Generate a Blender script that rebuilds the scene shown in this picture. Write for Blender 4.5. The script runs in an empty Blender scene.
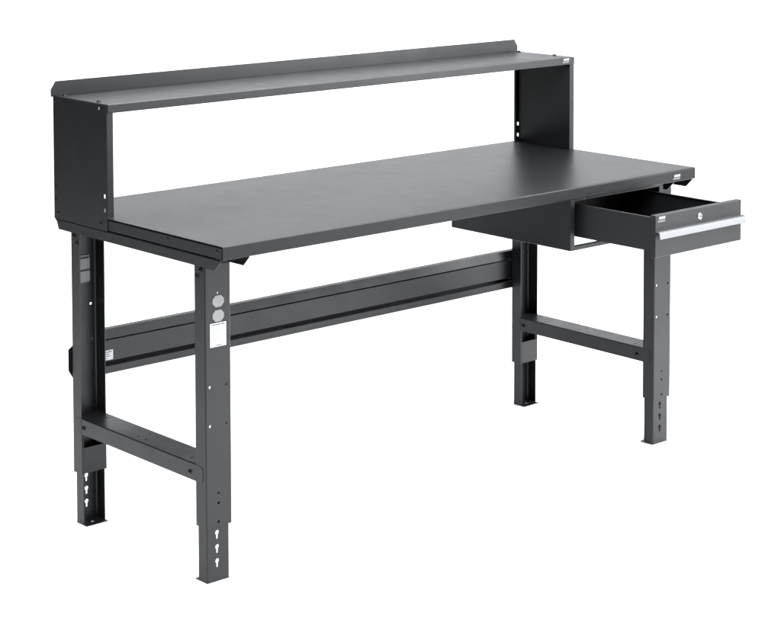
import bpy, bmesh, math, random
from mathutils import Vector, Matrix

random.seed(4)
S = bpy.context.scene
COL = S.collection

# ------------------------------------------------------------------ camera
CAM_POS = Vector((-2.78609, -3.64659, 1.81317))
YAW, PITCH, ROLL = 0.707862, -0.0624003, -0.00357016
F_PX, PX, PY, IW, IH = 1890.826, 325.697, -18.971, 781.0, 626.0
fw = Vector((math.sin(YAW) * math.cos(PITCH), math.cos(YAW) * math.cos(PITCH), math.sin(PITCH)))
rt = fw.cross(Vector((0, 0, 1))).normalized()
up = rt.cross(fw)
rt2 = rt * math.cos(ROLL) + up * math.sin(ROLL)
up2 = -rt * math.sin(ROLL) + up * math.cos(ROLL)
cam = bpy.data.cameras.new('camera')
cam.sensor_fit = 'HORIZONTAL'
cam.sensor_width = 36.0
cam.lens = F_PX / IW * 36.0
cam.shift_x = (IW / 2 - PX) / IW
cam.shift_y = (PY - IH / 2) / IW
cam.clip_start = 0.05
cam.clip_end = 200
co = bpy.data.objects.new('camera', cam)
m3 = Matrix((rt2, up2, -fw)).transposed()
co.matrix_world = Matrix.Translation(CAM_POS) @ m3.to_4x4()
COL.objects.link(co)
S.camera = co

# ------------------------------------------------------------------ studio light
S.view_settings.view_transform = 'Standard'
S.view_settings.look = 'None'
S.view_settings.exposure = -0.06
S.view_settings.gamma = 1.0
w = bpy.data.worlds.new('World')
S.world = w
w.use_nodes = True
bg = w.node_tree.nodes['Background']
bg.inputs['Color'].default_value = (0.94, 0.97, 1.0, 1)
bg.inputs['Strength'].default_value = 0.08


def area(name, loc, target, sx, sy, power, color=(1, 1, 1)):
    l = bpy.data.lights.new(name, 'AREA')
    l.shape = 'RECTANGLE'
    l.size, l.size_y = sx, sy
    l.energy = power
    l.color = color
    o = bpy.data.objects.new(name, l)
    o.location = loc
    d = Vector(target) - Vector(loc)
    o.rotation_euler = d.to_track_quat('-Z', 'Y').to_euler()
    COL.objects.link(o)
    return o


FX, FY = math.sin(YAW), math.cos(YAW)          # horizontal view direction
CX, CY = 0.91, 0.38                            # bench centre


def vd(right, ahead, z):                       # studio frame: along / across the shooting axis
    return (CX + FY * right + FX * ahead, CY - FX * right + FY * ahead, z)


COOL = (0.955, 0.98, 1.0)
COOL = (0.955, 0.98, 1.0)
area('front_softbox', vd(0.0, -1.9, 3.4), vd(-0.2, 0.2, 0), 4.4, 2.0, 375, COOL)
area('overhead_softbox', vd(0.7, 1.1, 3.5), vd(0.4, 0.4, 0), 4.5, 1.8, 310, COOL)
area('side_softbox', vd(3.1, -0.1, 1.9), vd(0.3, 0.2, 0), 1.4, 2.8, 205, COOL)
area('backdrop_light', vd(0.5, 2.3, 3.4), vd(0.5, 4.6, 0.0), 6.0, 0.8, 44, COOL)
area('right_softbox', vd(3.8, -1.5, 1.2), vd(0.0, -0.4, 0.2), 3.2, 2.2, 46, COOL)


# ------------------------------------------------------------------ materials
def mat_basic(name, color, rough, metallic=0.0, spec=0.5):
    m = bpy.data.materials.new(name)
    m.use_nodes = True
    b = m.node_tree.nodes['Principled BSDF']
    b.inputs['Base Color'].default_value = (*color, 1)
    b.inputs['Roughness'].default_value = rough
    b.inputs['Metallic'].default_value = metallic
    b.inputs['Specular IOR Level'].default_value = spec
    return m


def mat_coat(name, c1, c2, r1, r2, bump=0.06, spec=0.5):
    """powder coated steel: fine orange peel, faint mottling, slight gloss changes"""
    m = mat_basic(name, c1, r1, 0, spec)
    nt = m.node_tree
    N, L = nt.nodes, nt.links
    b = N['Principled BSDF']
    tc = N.new('ShaderNodeTexCoord')
    big = N.new('ShaderNodeTexNoise')
    big.inputs['Scale'].default_value = 5.0
    big.inputs['Detail'].default_value = 6
    L.new(tc.outputs['Object'], big.inputs['Vector'])
    mx = N.new('ShaderNodeMix')
    mx.data_type = 'RGBA'
    mx.inputs[6].default_value = (*c1, 1)
    mx.inputs[7].default_value = (*c2, 1)
    L.new(big.outputs['Fac'], mx.inputs[0])
    L.new(mx.outputs[2], b.inputs['Base Color'])
    mid = N.new('ShaderNodeTexNoise')
    mid.inputs['Scale'].default_value = 14.0
    mid.inputs['Detail'].default_value = 5
    L.new(tc.outputs['Object'], mid.inputs['Vector'])
    mr = N.new('ShaderNodeMapRange')
    mr.inputs['From Min'].default_value = 0.3
    mr.inputs['From Max'].default_value = 0.7
    mr.inputs['To Min'].default_value = r1
    mr.inputs['To Max'].default_value = r2
    L.new(mid.outputs['Fac'], mr.inputs['Value'])
    L.new(mr.outputs['Result'], b.inputs['Roughness'])
    fine = N.new('ShaderNodeTexNoise')
    fine.inputs['Scale'].default_value = 420.0
    fine.inputs['Detail'].default_value = 2
    L.new(tc.outputs['Object'], fine.inputs['Vector'])
    bp = N.new('ShaderNodeBump')
    bp.inputs['Strength'].default_value = bump
    bp.inputs['Distance'].default_value = 0.001
    L.new(fine.outputs['Fac'], bp.inputs['Height'])
    L.new(bp.outputs['Normal'], b.inputs['Normal'])
    return m


M = {}
M['coat'] = mat_coat('black_powder_coat', (0.0050, 0.0053, 0.0062), (0.0068, 0.0071, 0.0081), 0.35, 0.42, 0.16, 0.335)
M["top"] = mat_coat("black_top_coat", (0.0055, 0.0057, 0.0063), (0.0072, 0.0074, 0.0080), 0.31, 0.33, 0.55, 0.215)
M['bolt'] = mat_basic('black_oxide_bolt', (0.003, 0.003, 0.0033), 0.24, 0.0, 0.16)
M['zinc'] = mat_basic('zinc_plate', (0.27, 0.275, 0.285), 0.34, 1.0)
M['alu'] = mat_basic('brushed_aluminium', (0.135, 0.137, 0.142), 0.38, 0.95)
nt = M['alu'].node_tree
tc = nt.nodes.new('ShaderNodeTexCoord')
mp = nt.nodes.new('ShaderNodeMapping')
mp.inputs['Scale'].default_value = (3, 900, 900)
tn = nt.nodes.new('ShaderNodeTexNoise')
tn.inputs['Scale'].default_value = 1.0
tn.inputs['Detail'].default_value = 3
tb = nt.nodes.new('ShaderNodeBump')
tb.inputs['Strength'].default_value = 0.12
tb.inputs['Distance'].default_value = 0.0005
nt.links.new(tc.outputs['Object'], mp.inputs['Vector'])
nt.links.new(mp.outputs['Vector'], tn.inputs['Vector'])
nt.links.new(tn.outputs['Fac'], tb.inputs['Height'])
nt.links.new(tb.outputs['Normal'], nt.nodes['Principled BSDF'].inputs['Normal'])
M['paper'] = mat_basic('white_sticker', (0.56, 0.57, 0.585), 0.5)
M['ink'] = mat_basic('grey_ink', (0.12, 0.123, 0.135), 0.6)
M['ink_dark'] = mat_basic('dark_ink', (0.03, 0.03, 0.035), 0.6)
M['knock'] = mat_basic('pale_grey_plastic', (0.165, 0.165, 0.168), 0.5)
M['grey'] = mat_basic('grey_plastic', (0.10, 0.101, 0.105), 0.45)
M['white'] = mat_basic('white_print', (0.27, 0.273, 0.28), 0.5)
M['white2'] = mat_basic('silver_print', (0.14, 0.143, 0.15), 0.5)
# seamless white backdrop paper
mb = mat_basic('white_seamless_paper', (0.92, 0.92, 0.925), 0.9, 0, 0.1)
nt = mb.node_tree
tn = nt.nodes.new('ShaderNodeTexNoise')
tn.inputs['Scale'].default_value = 60
tb = nt.nodes.new('ShaderNodeBump')
tb.inputs['Strength'].default_value = 0.03
tb.inputs['Distance'].default_value = 0.002
nt.links.new(tn.outputs['Fac'], tb.inputs['Height'])
nt.links.new(tb.outputs['Normal'], nt.nodes['Principled BSDF'].inputs['Normal'])
M['sweep'] = mb


# ------------------------------------------------------------------ mesh helpers
def finish(name, bm, material, parent=None, sharp=35, cutter=None):
    """link a bmesh as ONE mesh object (optionally with holes cut by another bmesh)"""
    bmesh.ops.recalc_face_normals(bm, faces=bm.faces[:])
    me = bpy.data.meshes.new(name)
    bm.to_mesh(me)
    bm.free()
    o = bpy.data.objects.new(name, me)
    COL.objects.link(o)
    if cutter is not None:
        bmesh.ops.recalc_face_normals(cutter, faces=cutter.faces[:])
        cm = bpy.data.meshes.new('hole_tool')
        cutter.to_mesh(cm)
        cutter.free()
        c = bpy.data.objects.new('hole_tool', cm)
        COL.objects.link(c)
        md = o.modifiers.new('holes', 'BOOLEAN')
        md.operation = 'DIFFERENCE'
        md.solver = 'EXACT'
        md.use_self = True
        md.object = c
        dg = bpy.context.evaluated_depsgraph_get()
        dg.update()
        new = bpy.data.meshes.new_from_object(o.evaluated_get(dg), depsgraph=dg)
        o.modifiers.clear()
        o.data = new
        new.name = name
        bpy.data.objects.remove(c)
        bpy.data.meshes.remove(cm)
        bpy.data.meshes.remove(me)
        me = new
    me.materials.clear()
    me.materials.append(material)
    for p in me.polygons:
        p.use_smooth = True
        p.material_index = 0
    me.set_sharp_from_angle(angle=math.radians(sharp))
    wn = o.modifiers.new('weighted_normal', 'WEIGHTED_NORMAL')     # keeps the flats flat beside the folds
    wn.keep_sharp = True
    wn.weight = 100
    if parent is not None:
        o.parent = parent
    return o


def box(bm, x0, x1, y0, y1, z0, z1, bev=0.0, seg=2):
    r = bmesh.ops.create_cube(bm, size=1.0)
    vs = r['verts']
    for v in vs:
        v.co = Vector(((x0 + x1) / 2 + v.co.x * (x1 - x0), (y0 + y1) / 2 + v.co.y * (y1 - y0),
                       (z0 + z1) / 2 + v.co.z * (z1 - z0)))
    if bev > 0:
        es = list({e for v in vs for e in v.link_edges})
        bmesh.ops.bevel(bm, geom=es, offset=bev, segments=seg, affect='EDGES', profile=0.5)


def fillet(pts, r, seg=4, closed=False):
    out = []
    n = len(pts)
    for i, p in enumerate(pts):
        p = Vector(p)
        if not closed and i in (0, n - 1):
            out.append(p)
            continue
        a, b = Vector(pts[i - 1]), Vector(pts[(i + 1) % n])
        da, db = (a - p), (b - p)
        la, lb = da.length, db.length
        da.normalize()
        db.normalize()
        ang = da.angle(db)
        rr = r[i] if isinstance(r, (list, tuple)) else r
        if rr <= 0 or ang > 3.13:
            out.append(p)
            continue
        t = min(rr / math.tan(ang / 2), la * 0.49, lb * 0.49)
        rr = t * math.tan(ang / 2)
        c = p + (da + db).normalized() * (rr / math.sin(ang / 2))
        s, e = p + da * t - c, p + db * t - c
        tot = s.angle(e)
        cr = s.x * e.y - s.y * e.x
        for k in range(seg + 1):
            th = tot * k / seg * (1 if cr > 0 else -1)
            out.append(c + Vector((s.x * math.cos(th) - s.y * math.sin(th), s.x * math.sin(th) + s.y * math.cos(th))))
    return out


def offset_line(pts, d):
    """offset an open polyline to its left by d with mitred corners"""
    out = []
    n = len(pts)
    for i in range(n):
        p = Vector(pts[i])
        dirs = []
        if i > 0:
            dirs.append((p - Vector(pts[i - 1])).normalized())
        if i < n - 1:
            dirs.append((Vector(pts[i + 1]) - p).normalized())
        ns = [Vector((-q.y, q.x)) for q in dirs]
        if len(ns) == 1:
            out.append(p + ns[0] * d)
        else:
            mm = (ns[0] + ns[1]).normalized()
            out.append(p + mm * (d / mm.dot(ns[0])))
    return out


def sheet_profile(pts, t, r=0.003):
    """closed outline of a folded sheet; pts = outer line, the metal lies to the left of it"""
    outer = fillet(pts, r)
    inner = fillet(offset_line(pts, t), max(r - t, 0.0006))
    return outer + inner[::-1]


def extrude(bm, prof, a, b, axis):
    """prof in the two other axes: x->(y,z)  y->(x,z)  z->(x,y)"""
    def P(u, v, s):
        return {'x': (s, u, v), 'y': (u, s, v), 'z': (u, v, s)}[axis]
    va = [bm.verts.new(P(p[0], p[1], a)) for p in prof]
    vb = [bm.verts.new(P(p[0], p[1], b)) for p in prof]
    n = len(prof)
    bm.faces.new(va)
    bm.faces.new(vb[::-1])
    for i in range(n):
        j = (i + 1) % n
        bm.faces.new((va[j], va[i], vb[i], vb[j]))


def disc_profile(u, v, r, n=16):
    return [(u + r * math.cos(2 * math.pi * i / n), v + r * math.sin(2 * math.pi * i / n)) for i in range(n)]


def hole(bm, axis, u, v, r, a, b, n=14):
    extrude(bm, disc_profile(u, v, r, n), a, b, axis)


def keyhole_profile(u, v, r=0.0062, s=0.003, ln=0.017):
    a0 = math.asin(s / r)
    pts = []
    for i in range(13):
        th = -math.pi / 2 + a0 + (2 * math.pi - 2 * a0) * i / 12
        pts.append((u + r * math.cos(th), v + r * math.sin(th)))
    for i in range(7):
        th = math.pi + math.pi * i / 6
        pts.append((u + s * math.cos(th), v - ln + s + s * math.sin(th)))
    return pts


def dome(bm, c, n, r=0.006, h=0.0035, flange=0.0):
    """button head bolt: lathe around direction n, its seat at c"""
    n = Vector(n).normalized()
    t = n.orthogonal().normalized()
    b = n.cross(t)
    c = Vector(c) - n * 0.0004
    prof = [(r, 0.0), (r, h * 0.25), (r * 0.86, h * 0.62), (r * 0.6, h * 0.92), (r * 0.40, h), (r * 0.36, h * 0.55)]
    if flange:
        prof = [(r + flange, 0), (r + flange, h * 0.2), (r, h * 0.22)] + prof[1:]
    seg = 16
    rings = []
    for (rr, hh) in prof:
        rings.append([bm.verts.new(c + n * hh + (t * math.cos(2 * math.pi * k / seg) + b * math.sin(2 * math.pi * k / seg)) * rr)
                      for k in range(seg)])
    for i in range(len(rings) - 1):
        for k in range(seg):
            j = (k + 1) % seg
            bm.faces.new((rings[i][k], rings[i][j], rings[i + 1][j], rings[i + 1][k]))
    bm.faces.new(rings[0][::-1])
    bm.faces.new(rings[-1])


def bolt(parent, c, n, r=0.006, h=0.0035, mat='bolt', flange=0.0):
    bm = bmesh.new()
    dome(bm, c, n, r, h, flange)
    return finish('bolt', bm, M[mat], parent, 50)


# ------------------------------------------------------------------ setting: seamless paper
bm = bmesh.new()
hw = 4.6
prof = [(-7.0, 0.0), (3.4, 0.0)]
R = 1.8
for i in range(1, 25):
    th = math.pi / 2 * i / 24
    prof.append((3.4 + R * math.sin(th), R - R * math.cos(th)))
prof.append((3.4 + R, 4.2))
rows = []
for (a, z) in prof:
    rows.append([bm.verts.new(vd(x, a, z)) for x in (-hw, hw)])
for i in range(len(rows) - 1):
    bm.faces.new((rows[i][0], rows[i][1], rows[i + 1][1], rows[i + 1][0]))
o = finish('backdrop', bm, M['sweep'], None, 60)
o['kind'] = 'structure'

# ------------------------------------------------------------------ the workbench
W, D = 1.829, 0.762
ZT, T = 0.8742, 0.0342
ZB = ZT - T                       # underside of the top
RH, RY = 1.178, 0.500             # riser shelf height, riser front
bench = bpy.data.objects.new('workbench', None)
bench.location = (0, 0, 0)
bench.empty_display_size = 0.2
COL.objects.link(bench)
bench['label'] = 'black steel workbench with rear riser shelf and one open drawer on white backdrop'
bench['category'] = 'workbench'

# --- tabletop: folded sheet skin with a recessed core, end caps sit in the open ends
bm = bmesh.new()
skin = [(0.03, ZB), (0.0, ZB), (0.0, ZT), (D, ZT), (D, ZB), (D - 0.03, ZB)]
outer = fillet(skin, [0, 0.0018, 0.0036, 0.0036, 0.0018, 0], 5)
inner = fillet(offset_line(skin, -0.002), 0.0012, 3)
extrude(bm, outer + inner[::-1], 0.0, W, 'x')
box(bm, 0.014, W - 0.014, 0.0024, D - 0.0024, ZB + 0.0004, ZT - 0.0024)
top = finish('tabletop', bm, M['top'], bench)
for sx in (0, 1):
    bm = bmesh.new()
    x0, x1 = (0.0006, 0.013) if sx == 0 else (W - 0.013, W - 0.0006)
    box(bm, x0, x1, 0.0052, D - 0.0052, ZB + 0.0022, ZT - 0.0050, 0.0007)
    cap = finish('end_cap', bm, M['coat'], top)
    for y in (0.0249, 0.2307):
        bolt(top, (x0 if sx == 0 else x1, y, 0.8608), (-1 if sx == 0 else 1, 0, 0), 0.0042, 0.0016)


def badge(parent, x0, z1, wd, ht, yf):
    """small illegible two-line printed maker's mark on a front face"""
    bm = bmesh.new()
    n = 5
    cw = wd * 0.86 / n
    for i in range(n):
        xa = x0 + wd * 0.14 + i * cw
        za, zb = z1 - ht * 0.46, z1
        sl = ht * 0.14
        pr = [(xa, za), (xa + cw * 0.88, za), (xa + cw * 0.88 + sl, zb), (xa + sl, zb)]
        extrude(bm, pr, yf - 0.0003, yf + 0.0006, 'y')
    b = finish('maker_badge', bm, M['white'], parent)
    bm = bmesh.new()
    n = 9
    cw = wd / n
    for i in range(n):
        xa = x0 + i * cw
        hh = ht * (0.26 + 0.06 * ((i * 7) % 3))
        box(bm, xa, xa + cw * 0.8, yf - 0.0003, yf + 0.0006, z1 - ht * 0.98, z1 - ht * 0.98 + hh)
    finish('badge_tagline', bm, M['white2'], b if parent is bench else parent)
    return b


badge(top, 1.723, 0.8615, 0.033, 0.0150, 0.0)

# --- top support channels across the depth
for xa in (0.0005, W - 0.0005 - 0.091):
    xb = xa + 0.091
    bm = bmesh.new()
    prof = sheet_profile([(xa, 0.811), (xa, ZB - 0.001), (xb, ZB - 0.001), (xb, 0.811)], -0.0024, 0.003)
    extrude(bm, prof, 0.010, D - 0.003, 'y')
    cut = bmesh.new()      # chamfered lower corners
    for (y0, y1) in ((0.0, 0.0345), (D + 0.002, 0.742)):
        s = 1 if y0 < y1 else -1
        extrude(cut, [(y0 - s * 0.02, 0.80), (y1, 0.80), (y1, 0.8105), (y0 + s * 0.011, 0.8345), (y0 - s * 0.02, 0.8345)],
                xa - 0.01, xb + 0.01, 'x')
    # the horizontal web starts further back than the flanges
    box(cut, xa + 0.0028, xb - 0.0028, -0.01, 0.034, ZB - 0.012, ZB + 0.002)
    finish('support_channel', bm, M['coat'], bench, 35, cut)

# --- legs
LW, LB = 0.081, 0.043
YF, YB = 0.085, 0.694
ZS = 0.144
HOLES_UP = [(0.0140, 0.503), (0.0655, 0.503), (0.0140, 0.4034), (0.0655, 0.4034)]
HOLES_LO = [(0.0385, 0.2292), (0.0385, 0.2035), (0.0385, 0.1556)]


def make_leg(x0, front, ups=HOLES_UP):
    """channel leg: web on the outside of the bench, flanges towards the middle; foot slides inside"""
    yw, s = (YF, 1) if front else (YB, -1)
    x1 = x0 + LW
    ztop = 0.8335
    bm = bmesh.new()
    pts = [(x0, yw + s * LB), (x0, yw), (x1, yw), (x1, yw + s * LB)]
    prof = sheet_profile(pts, 0.0025 * (1 if front else -1), 0.004)
    extrude(bm, prof, ZS, ztop, 'z')
    cut = bmesh.new()
    for (hx, hz) in ups:
        hole(cut, 'y', x0 + hx, hz, 0.0022 if hz > 0.7 else 0.0038, yw - 0.01, yw + 0.01)
    for (hx, hz) in HOLES_LO:
        hole(cut, 'y', x0 + hx, hz, 0.0036 if hz < 0.22 else 0.0028, yw - 0.01, yw + 0.01)
    box(cut, x0 + 0.012, x1 + 0.01, yw - 0.006, yw + 0.006, 0.8122, 0.85)      # web stops short under the channel
    leg = finish('leg', bm, M['coat'], bench, 35, cut)
    # closing plate over the open side
    bm = bmesh.new()
    ya = yw + s * (LB + 0.0003)
    yb_ = yw + s * (LB - 0.0025)
    box(bm, x0 + 0.0028, x1 - 0.0006, min(ya, yb_), max(ya, yb_), ZS + 0.001, 0.2165, 0.0006)
    finish('leg_plate', bm, M['coat'], leg)
    # sliding foot
    ins = 0.0055
    fx0, fx1 = x0 + ins, x1 - ins
    fy = yw + s * ins
    fb = LB - 2 * ins + 0.004
    bm = bmesh.new()
    pts = [(fx0, fy + s * fb), (fx0, fy), (fx1, fy), (fx1, fy + s * fb)]
    extrude(bm, sheet_profile(pts, 0.0025 * (1 if front else -1), 0.0035), 0.0028, 0.262, 'z')
    cut = bmesh.new()
    for kz in (0.126, 0.0895, 0.053):
        extrude(cut, keyhole_profile(x0 + 0.0375, kz), fy - 0.01, fy + 0.01, 'y')
    foot = finish('foot', bm, M['coat'], leg, 35, cut)
    bm = bmesh.new()
    pa, pb = fy, yw + s * (LB + 0.012)
    box(bm, fx0 + 0.0002, fx1 - 0.0002, min(pa, pb), max(pa, pb), 0.0, 0.0026, 0.0005)
    cut = bmesh.new()
    hole(cut, 'z', (fx0 + fx1) / 2, fy + s * 0.026, 0.006, -0.01, 0.01)
    finish('foot_plate', bm, M['coat'], foot, 35, cut)
    # bolts in the side flanges, up at the support channel
    outer_x, nx = (x0, -1)
    for (dy, z) in ((0.017, 0.801), (0.0320, 0.7835)):
        bolt(leg, (x0, yw + s * dy, z), (-1, 0, 0), 0.0056, 0.0045, flange=0.0012)
        bolt(leg, (x1, yw + s * dy, z), (1, 0, 0), 0.0056, 0.0045, flange=0.0012)
    return leg


XL = 0.0075
XR = W - XL - LW
leg_fl = make_leg(XL, True, HOLES_UP + [(0.0410, 0.7395)])
leg_fl['label'] = 'leg with two pale outlet covers and a white instruction sticker'
leg_bl = make_leg(XL, False, HOLES_UP + [(0.0620, 0.602)])
leg_bl['label'] = 'leg with a grey outlet bracket inside its channel'
leg_br = make_leg(XR, False, [])
for z in (0.503, 0.404):
    bolt(leg_br, (XR + 0.0715, YB - 0.0024, z), (0, -1, 0), 0.0036, 0.003)
leg_fr = make_leg(XR, True)

# outlet covers and sticker on the near leg
for zc in (0.7185, 0.6815):
    bm = bmesh.new()
    hwid, hh, cc = 0.0178, 0.0146, 0.0092
    pr = [(-hwid + cc, -hh), (hwid - cc, -hh), (hwid, -hh + cc), (hwid, hh - cc), (hwid - cc, hh), (-hwid + cc, hh), (-hwid, hh - cc), (-hwid, -hh + cc)]
    pr = fillet(pr, 0.0015, 2, True)
    extrude(bm, [(0.0485 + p[0], zc + p[1]) for p in pr], YF - 0.0012, YF + 0.001, 'y')
    finish('outlet_cover', bm, M['knock'], leg_fl)


def sticker(parent, x0, x1, z0, z1, y, rows, dark_rows, seed):
    rnd = random.Random(seed)
    bm = bmesh.new()
    box(bm, x0, x1, y - 0.0005, y + 0.0006, z0, z1)
    st = finish('sticker', bm, M['paper'], parent)
    bm = bmesh.new()
    n = len(rows)
    for i, (lo, hi, hfac) in enumerate(rows):
        zc = z1 - (z1 - z0) * (i + 0.8) / (n + 0.6)
        ht = (z1 - z0) / n * 0.24 * hfac
        xa = x0 + (x1 - x0) * lo
        xe = x0 + (x1 - x0) * hi
        dark = i in dark_rows
        bd = bmesh.new() if dark else bm
        while xa < xe:
            wl = (x1 - x0) * rnd.uniform(0.04, 0.13)
            box(bd, xa, min(xa + wl, xe), y - 0.0008, y - 0.0002, zc - ht, zc + ht)
            xa += wl + (x1 - x0) * 0.022
        if dark:
            finish('printed_heading' if i == 0 else 'printed_footer', bd, M['ink_dark'], parent)
    finish('printed_text', bm, M['ink'], parent)
    return st


sticker(leg_fl, 0.0230, 0.0730, 0.6035, 0.6635, YF,
        [(0.08, 0.93, 1.5), (0.25, 0.6, 0.8), (0.12, 0.55, 0.7), (0.12, 0.85, 0.7), (0.12, 0.72, 0.7), (0.12, 0.5, 0.7),
         (0.12, 0.55, 0.7), (0.12, 0.83, 0.7), (0.12, 0.8, 0.7), (0.12, 0.62, 0.7), (0.12, 0.55, 0.7), (0.15, 0.4, 0.6), (0.32, 0.72, 1.3)], (0, 12), 3)

# bracket inside the rear near leg
bm = bmesh.new()
box(bm, 0.0225, 0.0635, YB - 0.0062, YB - 0.0030, 0.664, 0.741, 0.0006)
for zc in (0.7185, 0.6835):
    box(bm, 0.0235, 0.0615, YB - 0.0125, YB - 0.0060, zc - 0.0145, zc + 0.0145, 0.001)
br = finish('outlet_bracket', bm, M['grey'], leg_bl)
for zc in (0.722, 0.687):
    bm = bmesh.new()
    for k in range(3):
        box(bm, 0.0525, 0.0570, YB - 0.0130, YB - 0.0123, zc - 0.007 + k * 0.0055, zc - 0.0035 + k * 0.0055)
    finish('outlet_contact', bm, M['white2'], leg_bl)

# --- side stretchers
for xa in (XL, XR):
    x0, x1 = xa - 0.0004, xa + LW + 0.0004
    z0, z1 = 0.257, 0.3010
    bm = bmesh.new()
    prof = sheet_profile([(x0, z0), (x0, z1), (x1, z1), (x1, z0)], -0.0024, 0.003)
    extrude(bm, prof, YF + LB - 0.0004, YB - LB + 0.0004, 'y')
    # tabs over the leg flanges
    for (yc, s) in ((YF + LB, -1), (YB - LB, 1)):
        for (tx0, tx1) in ((x0 - 0.0006, x0 + 0.0012), (x1 - 0.0012, x1 + 0.0006)):
            ya, yb_ = yc - s * 0.0004, yc + s * 0.030
            prf = fillet([(ya, z0 + 0.001), (yb_, z0 + 0.001), (yb_, z1 - 0.004), (ya, z1 - 0.001)], [0, 0.008, 0.008, 0], 4, True)
            extrude(bm, prf, tx0, tx1, 'x')
        # top tongue running into the channel
    box(bm, x0 + 0.0036, x1 - 0.0036, YB - LB, YB - 0.004, z1 - 0.0030, z1 - 0.0006)
    box(bm, x0 + 0.0036, x1 - 0.0036, YF + 0.004, YF + LB, z1 - 0.0030, z1 - 0.0006)
    cut = bmesh.new()
    for (hx, hy) in ((0.0210, 0.4110), (0.0210, 0.3750), (0.0577, 0.4113), (0.0577, 0.3770), (0.0225, 0.1760), (0.0560, 0.6118)):
        hole(cut, 'z', xa + hx, hy, 0.0034, z1 - 0.008, z1 + 0.01)
    st = finish('side_stretcher', bm, M['coat'], bench, 35, cut)
    for y in (0.1525, 0.6385):
        bolt(st, (x0, y, 0.2765), (-1, 0, 0), 0.0058, 0.0046, flange=0.0012)
        bolt(st, (x1, y, 0.2765), (1, 0, 0), 0.0058, 0.0046, flange=0.0012)

# --- rear beam (stringer) behind the back legs
bm = bmesh.new()
pts = [(0.7300, 0.5150), (0.7080, 0.5165), (0.7020, 0.4905), (0.7052, 0.4885), (0.7005, 0.4860), (0.7005, 0.4275), (0.7250, 0.4265), (0.7250, 0.4050),
       (0.7020, 0.4060), (0.7020, 0.4155), (0.6985, 0.4155), (0.6985, 0.3925), (0.7250, 0.3925)]
th = 0.0018
inner = offset_line(pts, 0.0018)
prof = pts[:]
# simple closed section: front line + a back line 2 mm behind, walked back
extrude(bm, [(p[0], p[1]) for p in [(0.7300, 0.5165), (0.7090, 0.5165), (0.7020, 0.4902), (0.7048, 0.4885), (0.7005, 0.4862), (0.7005, 0.4280),
                                    (0.7020, 0.4265), (0.7300, 0.4265)]], 0.034, W - 0.034, 'x')
extrude(bm, [(0.6990, 0.3950), (0.7015, 0.3925), (0.7290, 0.3925), (0.7290, 0.4240), (0.7270, 0.4240), (0.7270, 0.4120), (0.7050, 0.4120), (0.7045, 0.4158),
             (0.7010, 0.4158), (0.6990, 0.4140)], 0.034, W - 0.034, 'x')
# end tabs past the legs, corners cut
for (xi, xo) in ((0.034, 0.0008), (W - 0.034, W - 0.0008)):
    s = 1 if xo < xi else -1
    extrude(bm, [(xi, 0.4985), (xo + s * 0.0130, 0.4900), (xo, 0.4815), (xo, 0.4240), (xo + s * 0.0130, 0.4020), (xi, 0.4010)], 0.7012, 0.7030, 'y')
beam = finish('rear_beam', bm, M['coat'], bench, 25)
# angle brackets with bolts that join the beam to the legs
for xe in (XL + LW, XR):
    s = 1 if xe < 1 else -1
    for z in (0.4927, 0.4300):
        bolt(beam, (xe + s * 0.006, 0.6995, z), (0, -1, 0), 0.0055, 0.004)
sticker(beam, 0.1000, 0.1465, 0.4315, 0.4588, 0.7000,
        [(0.1, 0.9, 1.0), (0.1, 0.7, 0.8), (0.1, 0.85, 0.8), (0.1, 0.6, 0.8)], (), 8)

# --- riser: side panels (box section front, open back), shelf with back lip
BX = 0.0021
for side in (0, 1):
    def X(x):
        return x - BX if side == 0 else W - (x - BX)
    bm = bmesh.new()
    # outer skin with front and back returns, in plan
    pts = [(0.0215, RY), (0.0, RY), (0.0, D - 0.001), (0.0120, D - 0.001), (0.0120, D - 0.010)]
    pr = sheet_profile(pts, -0.0015, 0.0028)
    zt_ = RH - 0.0010
    extrude(bm, [(X(p[0]), p[1]) for p in pr], ZB - 0.0004, zt_, 'z')
    # top return
    box(bm, min(X(0.0016), X(0.030)), max(X(0.0016), X(0.030)), RY + 0.004, D - 0.004, zt_ - 0.0055, zt_ - 0.0040)
    cut = bmesh.new()
    # below the top only the outer skin runs on, as an apron over its end
    box(cut, min(X(0.00165), X(0.05)), max(X(0.00165), X(0.05)), RY - 0.01, D + 0.01, ZB - 0.01, ZT + 0.0004)
    for z in (0.9321, 0.8948):
        for y in (0.5115, 0.7520):
            pr = fillet([(y - 0.0042, z - 0.0062), (y + 0.0042, z - 0.0062), (y + 0.0042, z + 0.0062), (y - 0.0042, z + 0.0062)], 0.0041, 4, True)
            extrude(cut, pr, X(0.0) - 0.01, X(0.0) + 0.01, 'x')
    panel = finish('riser_side_panel', bm, M['coat'], bench, 35, cut)
    bm = bmesh.new()
    box(bm, min(X(0.0190), X(0.0205)), max(X(0.0190), X(0.0205)), 0.6000 if side == 0 else 0.5025, 0.6930, ZT + 0.0004, zt_ - 0.030)
    box(bm, min(X(0.0020), X(0.0190)), max(X(0.0020), X(0.0190)), 0.6915, 0.6930, ZT + 0.0004, zt_ - 0.030)
    finish('inner_liner', bm, M['coat'], panel)
    nx = -1 if side == 0 else 1
    for (y, z) in ((0.5306, 0.8572), (0.7379, 0.8576), (0.7495, 1.1660)):
        bolt(panel, (X(0.0), y, z), (nx, 0, 0), 0.0052, 0.0026)
    bolt(panel, (X(0.0), 0.5345, 1.1655), (nx, 0, 0), 0.0042, 0.0020, 'zinc')

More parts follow.
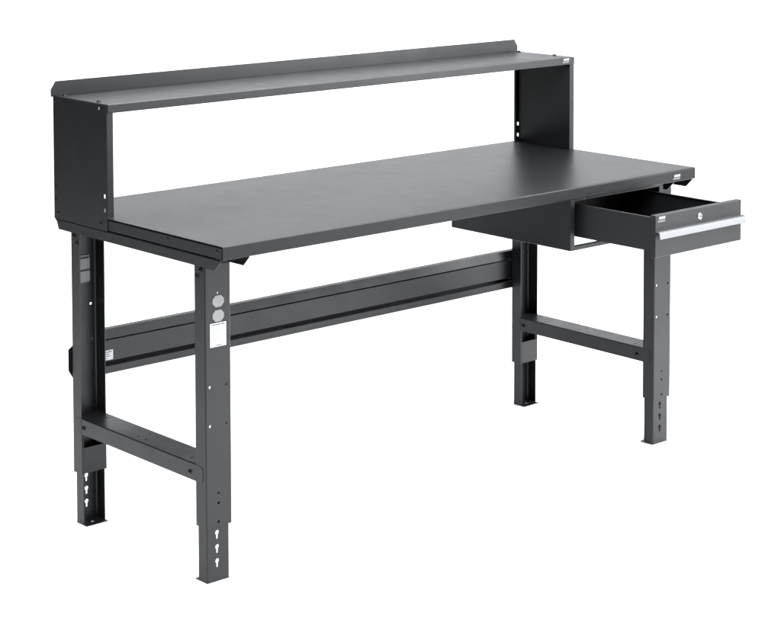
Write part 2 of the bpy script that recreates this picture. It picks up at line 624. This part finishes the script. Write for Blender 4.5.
bm = bmesh.new()
pts = [(RY + 0.018, 1.1545), (RY - 0.0030, 1.1545), (RY - 0.0030, RH), (D - 0.002, RH), (D - 0.002, 1.158)]
outer = fillet(pts, [0, 0.0022, 0.0030, 0.002, 0], 4)
inner = fillet(offset_line(pts, -0.0018), 0.0010, 3)
extrude(bm, outer + inner[::-1], 0.0016, W - 0.0016, 'x')
# shelf front runs across both panels
shelf = finish('riser_shelf', bm, M['coat'], bench)
badge(shelf, 1.7720, 1.1752, 0.030, 0.0140, RY - 0.0030)
for x in (0.0170, W - 0.0170):
    for y in (0.5620 if x < 1 else 0.5700, 0.7300):
        bolt(shelf, (x, y, RH), (0, 0, 1), 0.0065, 0.0052, flange=0.001)
bm = bmesh.new()
pr = [(-0.0072, RH - 0.0022), (W + 0.0072, RH - 0.0022), (W + 0.0072, 1.1950), (W - 0.0080, 1.2175), (0.0080, 1.2175), (-0.0072, 1.1950)]
extrude(bm, fillet(pr, 0.0012, 2, True), D - 0.0015, D + 0.0005, 'y')
finish('back_lip', bm, M['coat'], shelf)

# --- drawer housing under the right half
HX0, HX1, HY0, HY1, HZ0 = 1.2832, 1.7000, 0.0200, 0.5120, 0.6840
bm = bmesh.new()
prof = sheet_profile([(HX0 + 0.020, HZ0), (HX0, HZ0), (HX0, ZB - 0.0035), (HX1, ZB - 0.0035), (HX1, HZ0), (HX1 - 0.020, HZ0)], -0.0018, 0.002)
extrude(bm, prof, HY0 + 0.0016, HY1, 'y')
box(bm, HX0 + 0.003, HX1 - 0.003, HY1 - 0.003, HY1 - 0.0012, HZ0 + 0.003, ZB - 0.007)
# front frame
FW = 0.0175
box(bm, HX0 + 0.0003, HX0 + FW, HY0, HY0 + 0.0016, HZ0 + 0.0003, ZB - 0.004)
box(bm, HX1 - FW, HX1 - 0.0003, HY0, HY0 + 0.0016, HZ0 + 0.0003, ZB - 0.004)
box(bm, HX0 + FW, HX1 - FW, HY0 + 0.0002, HY0 + 0.0016, HZ0 + 0.0003, HZ0 + 0.0110)
box(bm, HX0 + FW, HX1 - FW, HY0 + 0.0016, HY0 + 0.0180, HZ0 + 0.0095, HZ0 + 0.0110)
box(bm, HX0 + FW, HX1 - FW, HY0 + 0.0002, HY0 + 0.0016, ZB - 0.0110, ZB - 0.004)
box(bm, HX0 + FW - 0.0016, HX0 + FW, HY0 + 0.0016, HY0 + 0.0180, HZ0 + 0.011, ZB - 0.012)
box(bm, HX1 - FW, HX1 - FW + 0.0016, HY0 + 0.0016, HY0 + 0.0180, HZ0 + 0.011, ZB - 0.012)
house = finish('drawer_housing', bm, M['coat'], bench)
bolt(house, (1.3414, HY0 + 0.0002, 0.8320), (0, -1, 0), 0.0032, 0.002, 'zinc')
# runners
for (a, b) in ((1.3008, 1.3065), (1.6705, 1.6762)):
    bm = bmesh.new()
    box(bm, a, b, HY0 + 0.022, HY1 - 0.02, 0.742, 0.776, 0.001)
    finish('drawer_runner', bm, M['coat'], house)

# --- drawer, pulled out
DY = -0.2850
DX0, DX1, DZ0, DZ1 = 1.2952, 1.6820, 0.7105, 0.8300
BXa, BXb, BYa, BYb, BZa, BZb = 1.3200, 1.6580, DY + 0.0165, 0.150, 0.7215, 0.8160
bm = bmesh.new()
t = 0.0016
box(bm, BXa, BXa + t, BYa, BYb, BZa, BZb)
box(bm, BXb - t, BXb, BYa, BYb, BZa, BZb)
box(bm, BXa + t, BXb - t, BYb - t, BYb, BZa + 0.0004, BZb - 0.0004)
box(bm, BXa + t, BXb - t, BYa, BYb - t, BZa + 0.0004, BZa + 0.002)
# rolled top edges
box(bm, BXa - 0.0002, BXa + 0.0085, BYa, BYb, BZb, BZb + 0.0016, 0.0005)
box(bm, BXb - 0.0085, BXb + 0.0002, BYa, BYb, BZb, BZb + 0.0016, 0.0005)
drawer = finish('drawer', bm, M['coat'], bench)
bm = bmesh.new()
box(bm, DX0, DX1, DY, DY + 0.0175, DZ0, DZ1, 0.0016, 3)
front = finish('drawer_front', bm, M['coat'], drawer)
badge(drawer, 1.3055, 0.8250, 0.0310, 0.0155, DY)
# handle: full width aluminium extrusion
hz = 0.7835
hp = [(DY + 0.0002, hz + 0.0020), (DY - 0.0110, hz + 0.0020), (DY - 0.0155, hz - 0.0008), (DY - 0.0178, hz - 0.0180), (DY - 0.0166, hz - 0.0190),
      (DY - 0.0150, hz - 0.0180), (DY - 0.0130, hz - 0.0030), (DY - 0.0105, hz - 0.0006), (DY + 0.0002, hz - 0.0006)]
bm = bmesh.new()
extrude(bm, fillet(hp, 0.0012, 3, True), DX0 - 0.0002, DX1 + 0.0002, 'x')
finish('handle', bm, M['alu'], drawer)
# lock
bm = bmesh.new()
lx, lz = 1.4900, 0.8045
pr = [(0.0105, 0.0), (0.0105, 0.0016), (0.0090, 0.0030), (0.0072, 0.0030), (0.0066, 0.0022), (0.0, 0.0022)]
seg = 28
rings = []
for (r, h) in pr[:-1]:
    rings.append([bm.verts.new((lx + r * math.cos(2 * math.pi * k / seg), DY + 0.0004 - h, lz + r * math.sin(2 * math.pi * k / seg))) for k in range(seg)])
for i in range(len(rings) - 1):
    for k in range(seg):
        j = (k + 1) % seg
        bm.faces.new((rings[i][k], rings[i][j], rings[i + 1][j], rings[i + 1][k]))
bm.faces.new(rings[0])
bm.faces.new(rings[-1])
cut = bmesh.new()
ca, sa = math.cos(-0.15), math.sin(-0.15)
box(cut, lx - 0.0058, lx + 0.0058, DY - 0.01, DY - 0.0004, lz - 0.0014, lz + 0.0014)
finish('lock', bm, M['zinc'], drawer, 35, cut)
